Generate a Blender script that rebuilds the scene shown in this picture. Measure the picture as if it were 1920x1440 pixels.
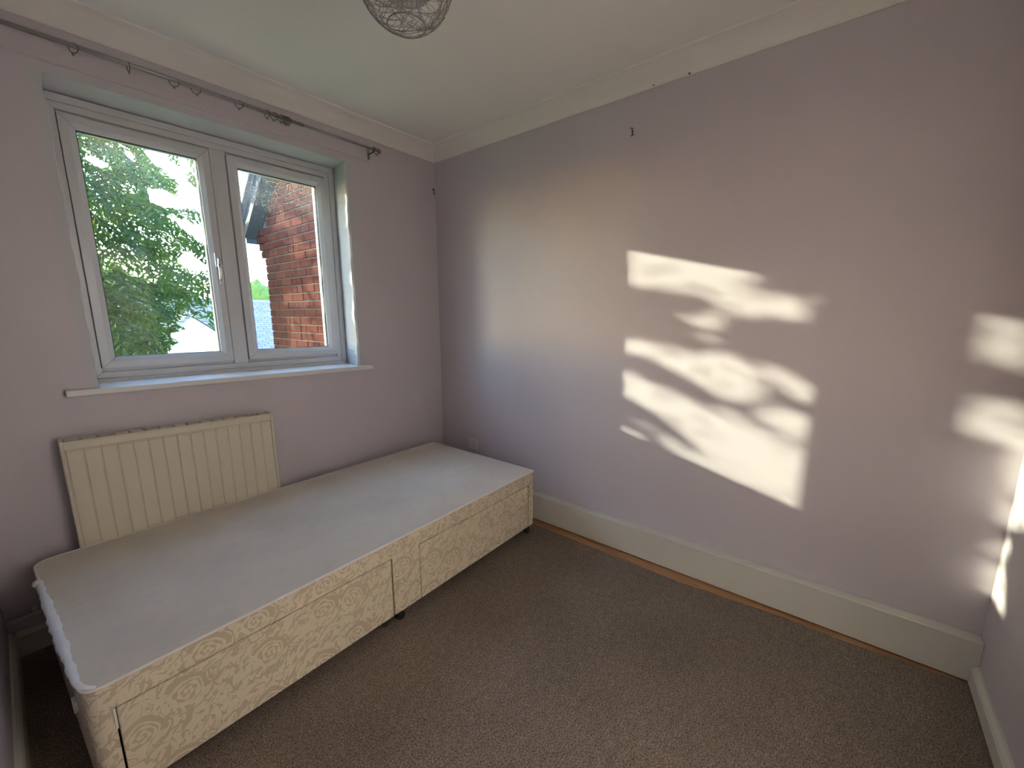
import bpy, bmesh, math, random
import numpy as np
from mathutils import Vector, Matrix

for o in list(bpy.data.objects): bpy.data.objects.remove(o)
scene = bpy.context.scene
COL = scene.collection
random.seed(7)
PI = math.pi

# ---------------------------------------------------------------- camera
W_PX, H_PX = 1920, 1440
F_PX = 776.95
CAM = Vector((-2.0724, -2.3745, 1.3055))
YAW, PITCH, ROLL = 0.8888, -0.1820, -0.0022
PPX, PPY = 0.5, 11.06
FWD = Vector((math.sin(YAW)*math.cos(PITCH), math.cos(YAW)*math.cos(PITCH), math.sin(PITCH)))
_r = Vector((math.cos(YAW), -math.sin(YAW), 0)); _u = _r.cross(FWD)
RIGHT = math.cos(ROLL)*_r + math.sin(ROLL)*_u
UP = -math.sin(ROLL)*_r + math.cos(ROLL)*_u
cd = bpy.data.cameras.new('camera'); cam = bpy.data.objects.new('camera', cd); COL.objects.link(cam)
cd.sensor_width = 36; cd.lens = F_PX/W_PX*36
cd.shift_x = -PPX/W_PX; cd.shift_y = PPY/W_PX
cd.clip_start = 0.02; cd.clip_end = 300
m3 = Matrix((RIGHT, UP, -FWD)).transposed()
cam.matrix_world = Matrix.Translation(CAM) @ m3.to_4x4()
scene.camera = cam
def pray(px, py): return FWD + RIGHT*((px-960-PPX)/F_PX) + UP*((720+PPY-py)/F_PX)
def unp(px, py, ax, val):                      # pixel -> point on the plane axis = val
    d = pray(px, py); t = (val-CAM[ax])/d[ax]; return CAM + d*t
def prj(P):
    v = Vector(P)-CAM; z = v.dot(FWD)
    return (960+PPX+F_PX*v.dot(RIGHT)/z, 720+PPY-F_PX*v.dot(UP)/z)

# ---------------------------------------------------------------- light
SUN = Vector((1.0, -2.18, -0.557))             # direction the sunlight travels
ld = bpy.data.lights.new('sun', 'SUN'); ld.energy = 7.0; ld.angle = math.radians(0.53); ld.color = (1.0, 0.985, 0.72)
sun = bpy.data.objects.new('sun', ld); COL.objects.link(sun); sun.location = (-6, 12, 6)
sun.rotation_euler = SUN.to_track_quat('-Z', 'Y').to_euler()
wd = bpy.data.worlds.new('sky'); scene.world = wd; wd.use_nodes = True
nt = wd.node_tree; bg = nt.nodes['Background']
sky = nt.nodes.new('ShaderNodeTexSky'); sky.sky_type = 'NISHITA'; sky.sun_disc = False
sky.sun_elevation = math.radians(13.1); sky.sun_rotation = math.atan2(-SUN.x, -SUN.y)
sky.air_density = 1.0; sky.dust_density = 1.0; sky.ozone_density = 2.2
nt.links.new(sky.outputs[0], bg.inputs[0]); bg.inputs[1].default_value = 2.4
scene.view_settings.view_transform = 'Standard'; scene.view_settings.look = 'None'
scene.view_settings.exposure = 0.74; scene.view_settings.gamma = 1.0
scene.view_settings.use_curve_mapping = False

# ---------------------------------------------------------------- material helpers
MATS = {}
def new_mat(name):
    m = bpy.data.materials.new(name); m.use_nodes = True; MATS[name] = m
    n = m.node_tree; b = n.nodes['Principled BSDF']; return m, n, b
def N(nt, typ, **kw):
    n = nt.nodes.new(typ)
    for k, v in kw.items():
        if k.startswith('i_'):
            key = k[2:]; key = int(key) if key.isdigit() else key.replace('_', ' ')
            s = n.inputs[key]
            if hasattr(v, 'is_linked') or hasattr(v, 'links'): nt.links.new(v, s)
            else: s.default_value = v
        else: setattr(n, k, v)
    return n
def math_(nt, op, a, b=None, c=None, clamp=False):
    n = nt.nodes.new('ShaderNodeMath'); n.operation = op; n.use_clamp = clamp
    for i, v in enumerate((a, b, c)):
        if v is None: continue
        if isinstance(v, (int, float)): n.inputs[i].default_value = v
        else: nt.links.new(v, n.inputs[i])
    return n.outputs[0]
def mixc(nt, fac, a, b, blend='MIX'):
    n = nt.nodes.new('ShaderNodeMix'); n.data_type = 'RGBA'; n.blend_type = blend
    for s, v in ((n.inputs[0], fac), (n.inputs[6], a), (n.inputs[7], b)):
        if isinstance(v, (int, float)): s.default_value = v
        elif isinstance(v, tuple): s.default_value = v if len(v) == 4 else v+(1,)
        else: nt.links.new(v, s)
    return n.outputs[2]
def ramp(nt, fac, p0, p1, c0=(0,0,0,1), c1=(1,1,1,1)):
    r = nt.nodes.new('ShaderNodeValToRGB'); r.color_ramp.elements[0].position = p0; r.color_ramp.elements[1].position = p1
    r.color_ramp.elements[0].color = c0; r.color_ramp.elements[1].color = c1
    nt.links.new(fac, r.inputs[0]); return r.outputs[0]
def noise(nt, vec, scale, detail=3, rough=0.5, dist=0):
    n = nt.nodes.new('ShaderNodeTexNoise'); n.inputs['Scale'].default_value = scale
    n.inputs['Detail'].default_value = detail; n.inputs['Roughness'].default_value = rough; n.inputs['Distortion'].default_value = dist
    if vec is not None: nt.links.new(vec, n.inputs['Vector'])
    return n.outputs['Fac']
def pos(nt): return nt.nodes.new('ShaderNodeNewGeometry').outputs['Position']
def objc(nt): return nt.nodes.new('ShaderNodeTexCoord').outputs['Object']
def uvc(nt): return nt.nodes.new('ShaderNodeTexCoord').outputs['UV']
def bump(nt, b, h, strength=0.3, dist=0.002):
    n = nt.nodes.new('ShaderNodeBump'); n.inputs['Strength'].default_value = strength; n.inputs['Distance'].default_value = dist
    nt.links.new(h, n.inputs['Height']); nt.links.new(n.outputs[0], b.inputs['Normal'])
def paint(name, col, rough=0.5, var=0.06, grain=250, bstr=0.15, spec=0.4, metal=0, vscale=3.0):
    m, n, b = new_mat(name)
    p = pos(n); f = noise(n, p, vscale, 4)
    lo = tuple(c*(1-var) for c in col); hi = tuple(min(1, c*(1+var)) for c in col)
    n.links.new(mixc(n, f, lo, hi), b.inputs['Base Color'])
    b.inputs['Roughness'].default_value = rough; b.inputs['Metallic'].default_value = metal
    b.inputs['Specular IOR Level'].default_value = spec
    if bstr: bump(n, b, noise(n, p, grain, 2), bstr, 0.001)
    return m

paint('wall_paint', (0.60, 0.545, 0.585), 0.42, 0.03, 220, 0.12, 0.45)
paint('ceiling_paint', (0.92, 0.90, 0.85), 0.8, 0.03, 120, 0.25, 0.2)
paint('coving_paint', (0.84, 0.81, 0.75), 0.7, 0.03, 160, 0.2, 0.3)
paint('gloss_cream', (0.68, 0.66, 0.58), 0.35, 0.04, 90, 0.08, 0.5)
paint('radiator_cream', (0.66, 0.60, 0.48), 0.35, 0.03, 200, 0.06, 0.5)
paint('upvc_white', (0.64, 0.645, 0.65), 0.3, 0.02, 200, 0.03, 0.5)
paint('sill_white', (0.78, 0.78, 0.77), 0.35, 0.03, 120, 0.06, 0.5)
paint('reveal_paint', (0.56, 0.555, 0.57), 0.5, 0.03, 160, 0.15, 0.4)
paint('rubber_black', (0.02, 0.02, 0.02), 0.6, 0.0, 200, 0)
paint('dark_slot', (0.03, 0.027, 0.025), 0.8, 0.0, 200, 0)
paint('rod_metal', (0.33, 0.32, 0.315), 0.35, 0.08, 60, 0.05, 0.5, 0.6)
paint('ring_metal', (0.13, 0.12, 0.115), 0.45, 0.1, 60, 0.05, 0.5, 0.5)
paint('chrome', (0.75, 0.75, 0.76), 0.18, 0.0, 60, 0, 0.5, 1.0)
paint('wire_silver', (0.30, 0.29, 0.28), 0.38, 0.05, 60, 0, 0.5, 0.8)
paint('white_plastic', (0.68, 0.66, 0.64), 0.35, 0.02, 100, 0, 0.5)
paint('copper_painted', (0.60, 0.54, 0.47), 0.4, 0.06, 90, 0.1, 0.5)
paint('piping_white', (0.78, 0.75, 0.70), 0.8, 0.05, 400, 0.3, 0.2)
paint('wadding_white', (0.82, 0.84, 0.88), 0.95, 0.08, 120, 0.8, 0.1, 0, 40)
paint('castor_black', (0.025, 0.025, 0.025), 0.4, 0.0, 60, 0)
paint('mortar', (0.17, 0.145, 0.13), 0.95, 0.2, 120, 0.4, 0.1, 0, 12)
paint('barge_paint', (0.06, 0.075, 0.09), 0.7, 0.25, 60, 0.3, 0.3, 0, 15)
paint('render_white', (0.62, 0.60, 0.61), 0.9, 0.04, 30, 0.2, 0.1)
paint('bark', (0.16, 0.13, 0.10), 0.9, 0.3, 40, 0.8, 0.1, 0, 14)
paint('grass', (0.10, 0.16, 0.05), 0.95, 0.4, 30, 0.6, 0.1, 0, 2)
paint('cable_black', (0.04, 0.04, 0.045), 0.6, 0, 60, 0)
paint('hedge_green', (0.10, 0.15, 0.04), 0.9, 0.5, 6, 0.9, 0.1, 0, 3)
paint('landing_paint', (0.72, 0.71, 0.69), 0.6, 0.03, 200, 0.1, 0.3)

def mat_carpet():
    m, n, b = new_mat('carpet_pile'); p = pos(n)
    big = noise(n, p, 2.2, 4); mid = noise(n, p, 38, 4, 0.7); fine = noise(n, p, 190, 4, 0.8)
    c1 = mixc(n, ramp(n, fine, 0.40, 0.62), (0.11, 0.080, 0.060), (0.60, 0.485, 0.385))
    c2 = mixc(n, ramp(n, mid, 0.3, 0.72), (0.66, 0.63, 0.60), (1.0, 1.0, 1.0))
    c3 = mixc(n, ramp(n, big, 0.3, 0.7), (0.82, 0.80, 0.78), (1.08, 1.07, 1.06))
    n.links.new(mixc(n, 1.0, mixc(n, 1.0, c1, c2, 'MULTIPLY'), c3, 'MULTIPLY'), b.inputs['Base Color'])
    b.inputs['Roughness'].default_value = 1.0; b.inputs['Specular IOR Level'].default_value = 0.05
    b.inputs['Sheen Weight'].default_value = 0.15
    bump(n, b, math_(n, 'ADD', fine, math_(n, 'MULTIPLY', mid, 0.7)), 0.9, 0.008)
    return m
mat_carpet()

def mat_wood():
    m, n, b = new_mat('laminate_oak'); p = pos(n)
    mp = N(n, 'ShaderNodeMapping', i_Vector=p); mp.inputs['Scale'].default_value = (60, 5, 5)
    f = noise(n, mp.outputs[0], 1.0, 5, 0.6, 0.6)
    n.links.new(mixc(n, ramp(n, f, 0.3, 0.7), (0.30, 0.135, 0.055), (0.52, 0.28, 0.13)), b.inputs['Base Color'])
    b.inputs['Roughness'].default_value = 0.4; bump(n, b, f, 0.1, 0.001)
mat_wood()

def mat_top():
    m, n, b = new_mat('divan_top_cloth'); p = pos(n)
    f = noise(n, p, 2.5, 5, 0.6); s = noise(n, p, 10, 5, 0.65, 0.6); w = noise(n, p, 700, 2)
    st = N(n, 'ShaderNodeMapping', i_Vector=p); st.inputs['Scale'].default_value = (5, 30, 1)
    k = noise(n, st.outputs[0], 1.0, 4, 0.6, 1.0)
    c = mixc(n, ramp(n, f, 0.3, 0.7), (0.66, 0.59, 0.505), (0.79, 0.725, 0.645))
    c = mixc(n, math_(n, 'MULTIPLY', ramp(n, s, 0.5, 0.75), 0.2), c, (0.47, 0.43, 0.38))
    c = mixc(n, math_(n, 'MULTIPLY', ramp(n, k, 0.58, 0.75), 0.16), c, (0.40, 0.37, 0.33))
    n.links.new(c, b.inputs['Base Color']); b.inputs['Roughness'].default_value = 0.9; b.inputs['Specular IOR Level'].default_value = 0.15
    bump(n, b, math_(n, 'ADD', w, math_(n, 'MULTIPLY', s, 2.0)), 0.25, 0.002)
mat_top()

def mat_damask():
    m, n, b = new_mat('divan_damask'); uv = uvc(n)
    wob = N(n, 'ShaderNodeTexNoise', i_Vector=uv, i_Scale=14.0, i_Detail=2.0)
    off = N(n, 'ShaderNodeVectorMath', operation='MULTIPLY_ADD'); n.links.new(wob.outputs['Color'], off.inputs[0])
    off.inputs[1].default_value = (0.035, 0.035, 0); n.links.new(uv, off.inputs[2])
    v = off.outputs[0]
    vo = N(n, 'ShaderNodeTexVoronoi', voronoi_dimensions='2D', feature='F1'); vo.inputs['Scale'].default_value = 5.8; vo.inputs['Randomness'].default_value = 0.7
    n.links.new(v, vo.inputs['Vector'])
    d = N(n, 'ShaderNodeVectorMath', operation='SUBTRACT'); n.links.new(v, d.inputs[0]); n.links.new(vo.outputs['Position'], d.inputs[1])
    sx = N(n, 'ShaderNodeSeparateXYZ', i_Vector=d.outputs[0])
    rr = N(n, 'ShaderNodeVectorMath', operation='LENGTH', i_0=d.outputs[0]).outputs['Value']
    th = math_(n, 'ARCTAN2', sx.outputs[1], sx.outputs[0])
    # rose: spiralling petals inside r < 0.052
    sp = math_(n, 'SINE', math_(n, 'ADD', math_(n, 'MULTIPLY', rr, 400.0), th))
    sp = math_(n, 'ADD', sp, math_(n, 'MULTIPLY', math_(n, 'SINE', math_(n, 'MULTIPLY', th, 5.0)), 0.8))
    rose = math_(n, 'MULTIPLY', math_(n, 'GREATER_THAN', sp, 0.1), math_(n, 'LESS_THAN', rr, 0.036))
    # crescents sweeping round each rose
    c1 = math_(n, 'COMPARE', rr, 0.049, 0.0075); c1 = math_(n, 'MULTIPLY', c1, math_(n, 'GREATER_THAN', math_(n, 'SINE', math_(n, 'ADD', th, 0.4)), 0.1))
    c2 = math_(n, 'COMPARE', rr, 0.064, 0.0028); c2 = math_(n, 'MULTIPLY', c2, math_(n, 'GREATER_THAN', math_(n, 'SINE', math_(n, 'ADD', th, 2.2)), 0.2))
    # brush-stroke leaves between: stretched noise in two directions
    def strokes(ang, sc, lo):
        m0 = N(n, 'ShaderNodeMapping', i_Vector=v); m0.inputs['Rotation'].default_value = (0, 0, ang)
        mp = N(n, 'ShaderNodeMapping', i_Vector=m0.outputs[0]); mp.inputs['Scale'].default_value = sc
        return math_(n, 'GREATER_THAN', noise(n, mp.outputs[0], 1.0, 1.0, 0.5, 0.9), lo)
    s1 = strokes(-1.0, (24, 80, 1), 0.595); s2 = strokes(-0.45, (26, 66, 1), 0.61); s3 = strokes(0.9, (30, 52, 1), 0.63)
    st = math_(n, 'MAXIMUM', math_(n, 'MAXIMUM', s1, s2), s3)
    st = math_(n, 'MULTIPLY', st, math_(n, 'GREATER_THAN', rr, 0.042))
    pat = math_(n, 'MAXIMUM', math_(n, 'MAXIMUM', rose, st), math_(n, 'MAXIMUM', c1, c2))
    col = mixc(n, math_(n, 'MULTIPLY', pat, 0.9), (0.72, 0.64, 0.49), (0.52, 0.44, 0.325))
    big = noise(n, uv, 3, 3)
    col = mixc(n, 1.0, col, mixc(n, big, (0.88, 0.88, 0.86), (1.05, 1.04, 1.02)), 'MULTIPLY')
    n.links.new(col, b.inputs['Base Color'])
    n.links.new(mixc(n, pat, (0.55,)*3, (0.8,)*3), b.inputs['Roughness'])
    bump(n, b, noise(n, uv, 700, 2), 0.2, 0.001)
mat_damask()

def mat_glass():
    m = bpy.data.materials.new('window_glass'); m.use_nodes = True; MATS['window_glass'] = m
    n = m.node_tree; n.nodes.clear(); out = N(n, 'ShaderNodeOutputMaterial')
    tr = N(n, 'ShaderNodeBsdfTransparent'); tr.inputs[0].default_value = (0.93, 0.95, 0.94, 1)
    gl = N(n, 'ShaderNodeBsdfGlossy'); gl.inputs['Roughness'].default_value = 0.02
    fr = N(n, 'ShaderNodeFresnel'); fr.inputs[0].default_value = 1.45
    m1 = N(n, 'ShaderNodeMixShader'); n.links.new(math_(n, 'MULTIPLY', fr.outputs[0], 0.2), m1.inputs[0]); n.links.new(tr.outputs[0], m1.inputs[1]); n.links.new(gl.outputs[0], m1.inputs[2])
    # dust and dried droplets on the pane, heavier towards the head of the window
    p = pos(n); sz = N(n, 'ShaderNodeSeparateXYZ', i_Vector=p)
    sp = ramp(n, noise(n, p, 210, 3, 0.75), 0.55, 0.72); cl = ramp(n, noise(n, p, 6, 3), 0.4, 0.65)
    g = N(n, 'ShaderNodeMapRange', i_0=sz.outputs[2], i_1=1.70, i_2=2.05, i_3=0.02, i_4=1.0, clamp=True).outputs[0]
    dust = math_(n, 'MULTIPLY', math_(n, 'ADD', math_(n, 'MULTIPLY', sp, 0.42), math_(n, 'MULTIPLY', cl, 0.02)), g)
    dust = math_(n, 'ADD', dust, 0.003)
    tl = N(n, 'ShaderNodeBsdfTranslucent'); tl.inputs[0].default_value = (0.85, 0.85, 0.82, 1)
    m2 = N(n, 'ShaderNodeMixShader'); n.links.new(dust, m2.inputs[0]); n.links.new(m1.outputs[0], m2.inputs[1]); n.links.new(tl.outputs[0], m2.inputs[2])
    n.links.new(m2.outputs[0], out.inputs[0])
mat_glass()

def mat_brick(name='brick_clay'):
    m, n, b = new_mat(name); p = pos(n)
    oi = N(n, 'ShaderNodeObjectInfo').outputs['Random']
    f = noise(n, p, 18, 5, 0.65); g = noise(n, p, 90, 3, 0.7)
    c = mixc(n, oi, (0.055, 0.014, 0.012), (0.125, 0.030, 0.019))
    c = mixc(n, ramp(n, f, 0.35, 0.7), c, (0.16, 0.048, 0.030)); c = mixc(n, math_(n, 'MULTIPLY', ramp(n, g, 0.58, 0.75), 0.35), c, (0.20, 0.14, 0.11))
    n.links.new(c, b.inputs['Base Color']); b.inputs['Roughness'].default_value = 0.95; b.inputs['Specular IOR Level'].default_value = 0.05; bump(n, b, g, 0.5, 0.003)
mat_brick()
def mat_brick_far():
    m, n, b = new_mat('brick_wall'); p = pos(n); s = N(n, 'ShaderNodeSeparateXYZ', i_Vector=p)
    v = N(n, 'ShaderNodeCombineXYZ', i_0=math_(n, 'ADD', s.outputs[0], s.outputs[1]), i_1=s.outputs[2])
    bt = N(n, 'ShaderNodeTexBrick', i_Vector=v.outputs[0]); bt.inputs['Scale'].default_value = 1.0
    bt.inputs['Brick Width'].default_value = 0.225; bt.inputs['Row Height'].default_value = 0.075; bt.inputs['Mortar Size'].default_value = 0.005
    bt.inputs['Color1'].default_value = (0.17, 0.06, 0.045, 1); bt.inputs['Color2'].default_value = (0.34, 0.13, 0.08, 1); bt.inputs['Mortar'].default_value = (0.5, 0.46, 0.41, 1)
    n.links.new(bt.outputs[0], b.inputs['Base Color']); b.inputs['Roughness'].default_value = 0.9
    bump(n, b, math_(n, 'SUBTRACT', 1.0, bt.outputs['Fac']), 0.6, 0.008)
mat_brick_far()
def mat_tiles():
    m, n, b = new_mat('roof_tile'); uv = uvc(n)
    bt = N(n, 'ShaderNodeTexBrick', i_Vector=uv); bt.inputs['Scale'].default_value = 1.0
    bt.inputs['Brick Width'].default_value = 0.3; bt.inputs['Row Height'].default_value = 0.1; bt.inputs['Mortar Size'].default_value = 0.012
    bt.inputs['Color1'].default_value = (0.16, 0.15, 0.17, 1); bt.inputs['Color2'].default_value = (0.24, 0.225, 0.24, 1); bt.inputs['Mortar'].default_value = (0.07, 0.07, 0.075, 1)
    n.links.new(bt.outputs[0], b.inputs['Base Color']); b.inputs['Roughness'].default_value = 0.8
    bump(n, b, math_(n, 'SUBTRACT', 1.0, bt.outputs['Fac']), 0.8, 0.03)
mat_tiles()
paint('tile_slate', (0.20, 0.19, 0.20), 0.8, 0.3, 60, 0.4, 0.3, 0, 9)

def mat_leaf():
    m = bpy.data.materials.new('leaf_green'); m.use_nodes = True; MATS['leaf_green'] = m
    n = m.node_tree; b = n.nodes['Principled BSDF']; out = n.nodes['Material Output']; p = pos(n)
    f = noise(n, p, 5.5, 3, 0.6)
    c = mixc(n, ramp(n, f, 0.35, 0.68), (0.024, 0.060, 0.030), (0.095, 0.15, 0.038))
    n.links.new(c, b.inputs['Base Color']); b.inputs['Roughness'].default_value = 0.45; b.inputs['Specular IOR Level'].default_value = 0.18
    t = N(n, 'ShaderNodeBsdfTranslucent'); n.links.new(mixc(n, 1.0, c, (1.4, 1.7, 0.7), 'MULTIPLY'), t.inputs[0])
    mx = N(n, 'ShaderNodeMixShader'); mx.inputs[0].default_value = 0.35
    n.links.new(b.outputs[0], mx.inputs[1]); n.links.new(t.outputs[0], mx.inputs[2]); n.links.new(mx.outputs[0], out.inputs[0])
mat_leaf()
def mat_emit(name, col, s):
    m = bpy.data.materials.new(name); m.use_nodes = True; MATS[name] = m
    n = m.node_tree; n.nodes.clear(); o = N(n, 'ShaderNodeOutputMaterial'); e = N(n, 'ShaderNodeEmission')
    e.inputs[0].default_value = col+(1,); e.inputs[1].default_value = s; n.links.new(e.outputs[0], o.inputs[0])
mat_emit('fill_glow', (1.0, 0.94, 0.87), 450.0)  # emission of the added fill lamp on the unseen landing

# ---------------------------------------------------------------- mesh helpers
class MB:
    def __init__(s): s.v = []; s.f = []
    def add(s, vs, fs):
        k = len(s.v); s.v += [tuple(x) for x in vs]; s.f += [tuple(i+k for i in f) for f in fs]; return s
    def box(s, x0, x1, y0, y1, z0, z1):
        return s.add([(x0,y0,z0),(x1,y0,z0),(x1,y1,z0),(x0,y1,z0),(x0,y0,z1),(x1,y0,z1),(x1,y1,z1),(x0,y1,z1)],
                     [(3,2,1,0),(4,5,6,7),(0,1,5,4),(1,2,6,5),(2,3,7,6),(3,0,4,7)])
    def prism(s, poly, fn, a, b):              # poly of (p,q); fn(p,q,t) -> xyz ; caps at t=a,b
        n = len(poly); vs = [fn(p, q, a) for p, q in poly]+[fn(p, q, b) for p, q in poly]
        fs = [tuple(range(n))[::-1], tuple(range(n, 2*n))]+[(i, (i+1) % n, n+(i+1) % n, n+i) for i in range(n)]
        return s.add(vs, fs)
    def tube(s, pts, r, seg=8, closed=False, caps=True):
        pts = [Vector(p) for p in pts]; n = len(pts); rs = r if isinstance(r, (list, tuple)) else [r]*n
        k0 = len(s.v); prev = None
        for i, p in enumerate(pts):
            a = pts[(i-1) % n] if (closed or i > 0) else p; c = pts[(i+1) % n] if (closed or i < n-1) else p
            t = (c-a).normalized()
            if prev is None:
                up = Vector((0,0,1)) if abs(t.z) < 0.9 else Vector((1,0,0)); u = t.cross(up).normalized()
            else:
                u = (prev - t*prev.dot(t)).normalized()
            prev = u; w = t.cross(u)
            for j in range(seg):
                an = 2*PI*j/seg; s.v.append(tuple(p+(u*math.cos(an)+w*math.sin(an))*rs[i]))
        for i in range(n if closed else n-1):
            i2 = (i+1) % n
            for j in range(seg):
                j2 = (j+1) % seg; s.f.append((k0+i*seg+j, k0+i*seg+j2, k0+i2*seg+j2, k0+i2*seg+j))
        if caps and not closed:
            s.f.append(tuple(k0+j for j in range(seg))[::-1]); s.f.append(tuple(k0+(n-1)*seg+j for j in range(seg)))
        return s
    def lathe(s, prof, c, seg=24, axis='z'):   # prof (r,h)
        k0 = len(s.v)
        for r, h in prof:
            for j in range(seg):
                a = 2*PI*j/seg; x, y = r*math.cos(a), r*math.sin(a)
                q = {'z': (x, y, h), 'x': (h, x, y), 'y': (x, h, y)}[axis]
                s.v.append((c[0]+q[0], c[1]+q[1], c[2]+q[2]))
        for i in range(len(prof)-1):
            for j in range(seg):
                j2 = (j+1) % seg; s.f.append((k0+i*seg+j, k0+i*seg+j2, k0+(i+1)*seg+j2, k0+(i+1)*seg+j))
        s.f.append(tuple(k0+j for j in range(seg))[::-1]); s.f.append(tuple(k0+(len(prof)-1)*seg+j for j in range(seg)))
        return s
    def warp(s, fn): s.v = [tuple(fn(*p)) for p in s.v]; return s
    def mesh(s, name, mat, smooth=False):
        me = bpy.data.meshes.new(name); me.from_pydata(s.v, [], s.f); me.update()
        bm = bmesh.new(); bm.from_mesh(me); bmesh.ops.recalc_face_normals(bm, faces=bm.faces)
        uvl = bm.loops.layers.uv.new('UVMap')
        for f in bm.faces:
            nn = f.normal; ax = max(range(3), key=lambda i: abs(nn[i]))
            for l in f.loops:
                x, y, z = l.vert.co
                l[uvl].uv = (y, z) if ax == 0 else ((x, z) if ax == 1 else (x, y))
        bm.to_mesh(me); bm.free(); me.materials.append(MATS[mat])
        if smooth: me.polygons.foreach_set('use_smooth', [True]*len(me.polygons))
        return me
    def obj(s, name, mat, parent=None, bevel=0, smooth=False, origin=None):
        if origin is not None: s.v = [(a-origin[0], b-origin[1], c-origin[2]) for a, b, c in s.v]
        o = bpy.data.objects.new(name, s.mesh(name, mat, smooth)); COL.objects.link(o)
        if origin is not None: o.location = origin
        if parent is not None: set_parent(o, parent)
        if bevel:
            bv = o.modifiers.new('bevel', 'BEVEL'); bv.width = bevel; bv.segments = 2; bv.limit_method = 'ANGLE'; bv.angle_limit = 0.6
        return o
def set_parent(o, p):
    o.parent = p; o.matrix_parent_inverse = Matrix.Identity(4)
    loc = Vector((0,0,0)); q = p
    while q is not None: loc += q.location; q = q.parent
    o.location = o.location - loc
def struct(o): o['kind'] = 'structure'; return o
def empty(name, loc=(0,0,0)):
    o = bpy.data.objects.new(name, None); o.empty_display_size = 0.05; o.location = loc; COL.objects.link(o); return o
def tag(o, label, cat, group=None):
    o['label'] = label; o['category'] = cat
    if group: o['group'] = group
    return o

# ================================================================ room shell
XL, YB, ZC = -2.21, -2.86, 2.405                # left wall, back wall, ceiling
WO = dict(x0=-1.84, x1=-0.672, z0=0.9845, z1=2.17)   # window opening, room side
WI = dict(x0=-1.862, x1=-0.640, z0=0.9845, z1=2.178) # at the frame
LY = YB-1.40                                     # far side of the landing
struct(MB().box(XL-1.3, 0.12, LY-0.1, 0.30, -0.14, -0.005).obj('floor', 'laminate_oak'))
struct(MB().box(XL-1.3, 0.12, LY-0.1, 0.30, ZC, ZC+0.1).obj('ceiling', 'ceiling_paint'))
struct(MB().box(0, 0.12, YB-0.1, 0.30, -0.005, ZC).obj('wall_right', 'wall_paint'))
# back wall with an unseen doorway added to let the fill light in
DX0, DX1, DZ = -1.72, -0.96, 2.0
struct(MB().box(DX1, 0, YB-0.1, YB, -0.005, ZC).box(XL-0.1, DX0, YB-0.1, YB, -0.005, ZC).box(DX0, DX1, YB-0.1, YB, DZ, ZC).obj('wall_back', 'wall_paint'))
struct(MB().box(XL-0.1, XL, YB, 0.0, -0.005, ZC).obj('wall_left', 'wall_paint'))
# window wall: four slabs round the opening, reveal faces lined separately
def window_wall():
    m = MB(); x0, x1 = XL-1.3, 0.0; T = 0.30
    m.box(x0, WI['x0']-0.012, 0, T, -0.005, ZC); m.box(WI['x1']+0.012, x1, 0.0, T, -0.005, ZC)
    m.box(WI['x0']-0.012, WI['x1']+0.012, 0, T, WI['z1']+0.012, ZC); m.box(WI['x0']-0.012, WI['x1']+0.012, 0, T, -0.005, WO['z0'])
    return struct(m.obj('wall_window', 'wall_paint'))
wwin = window_wall()
def reveal():
    # splayed plaster reveal: room-side edge slightly rounded and uneven
    m = MB(); n = 40
    def edge(z): return 0.0022*math.sin(z*23)+0.0015*math.sin(z*61+1)
    rows = []
    for i in range(n+1):
        z = WO['z0']+(WI['z1']+0.0-WO['z0'])*i/n
        e = edge(z)
        rows.append([(WI['x1']+0.013, 0.0, z), (WO['x1']+0.008, -0.0005, z), (WO['x1']-0.001+e, 0.008, z), (WO['x1']-0.002+e, 0.022, z), (WI['x1'], 0.20, z), (WI['x1'], 0.30, z)])
    k = len(rows[0])
    m.add([p for r in rows for p in r], [(i*k+j, i*k+j+1, (i+1)*k+j+1, (i+1)*k+j) for i in range(n) for j in range(k-1)])
    rows = []
    for i in range(n+1):
        z = WO['z0']+(WI['z1']-WO['z0'])*i/n; e = edge(z+3)
        rows.append([(WI['x0']-0.013, 0.0, z), (WO['x0']-0.004+e, -0.0005, z), (WO['x0']+e, 0.006, z), (WI['x0'], 0.20, z), (WI['x0'], 0.30, z)])
    k = len(rows[0])
    m.add([p for r in rows for p in r], [(i*k+j, i*k+j+1, (i+1)*k+j+1, (i+1)*k+j) for i in range(n) for j in range(k-1)])
    a, b = WI['x0']-0.02, WI['x1']+0.02
    m.add([(a,0,WI['z1']+0.013),(b,0,WI['z1']+0.013),(b,-0.0005,WO['z1']),(a,-0.0005,WO['z1']),(a,0.004,WO['z1']-0.002),(b,0.004,WO['z1']-0.002),(b,0.2,WI['z1']),(a,0.2,WI['z1']),(a,0.3,WI['z1']),(b,0.3,WI['z1'])],
          [(0,1,2,3),(3,2,5,4),(4,5,6,7),(7,6,9,8)])
    return m.obj('reveal', 'reveal_paint', wwin)
reveal()

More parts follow.
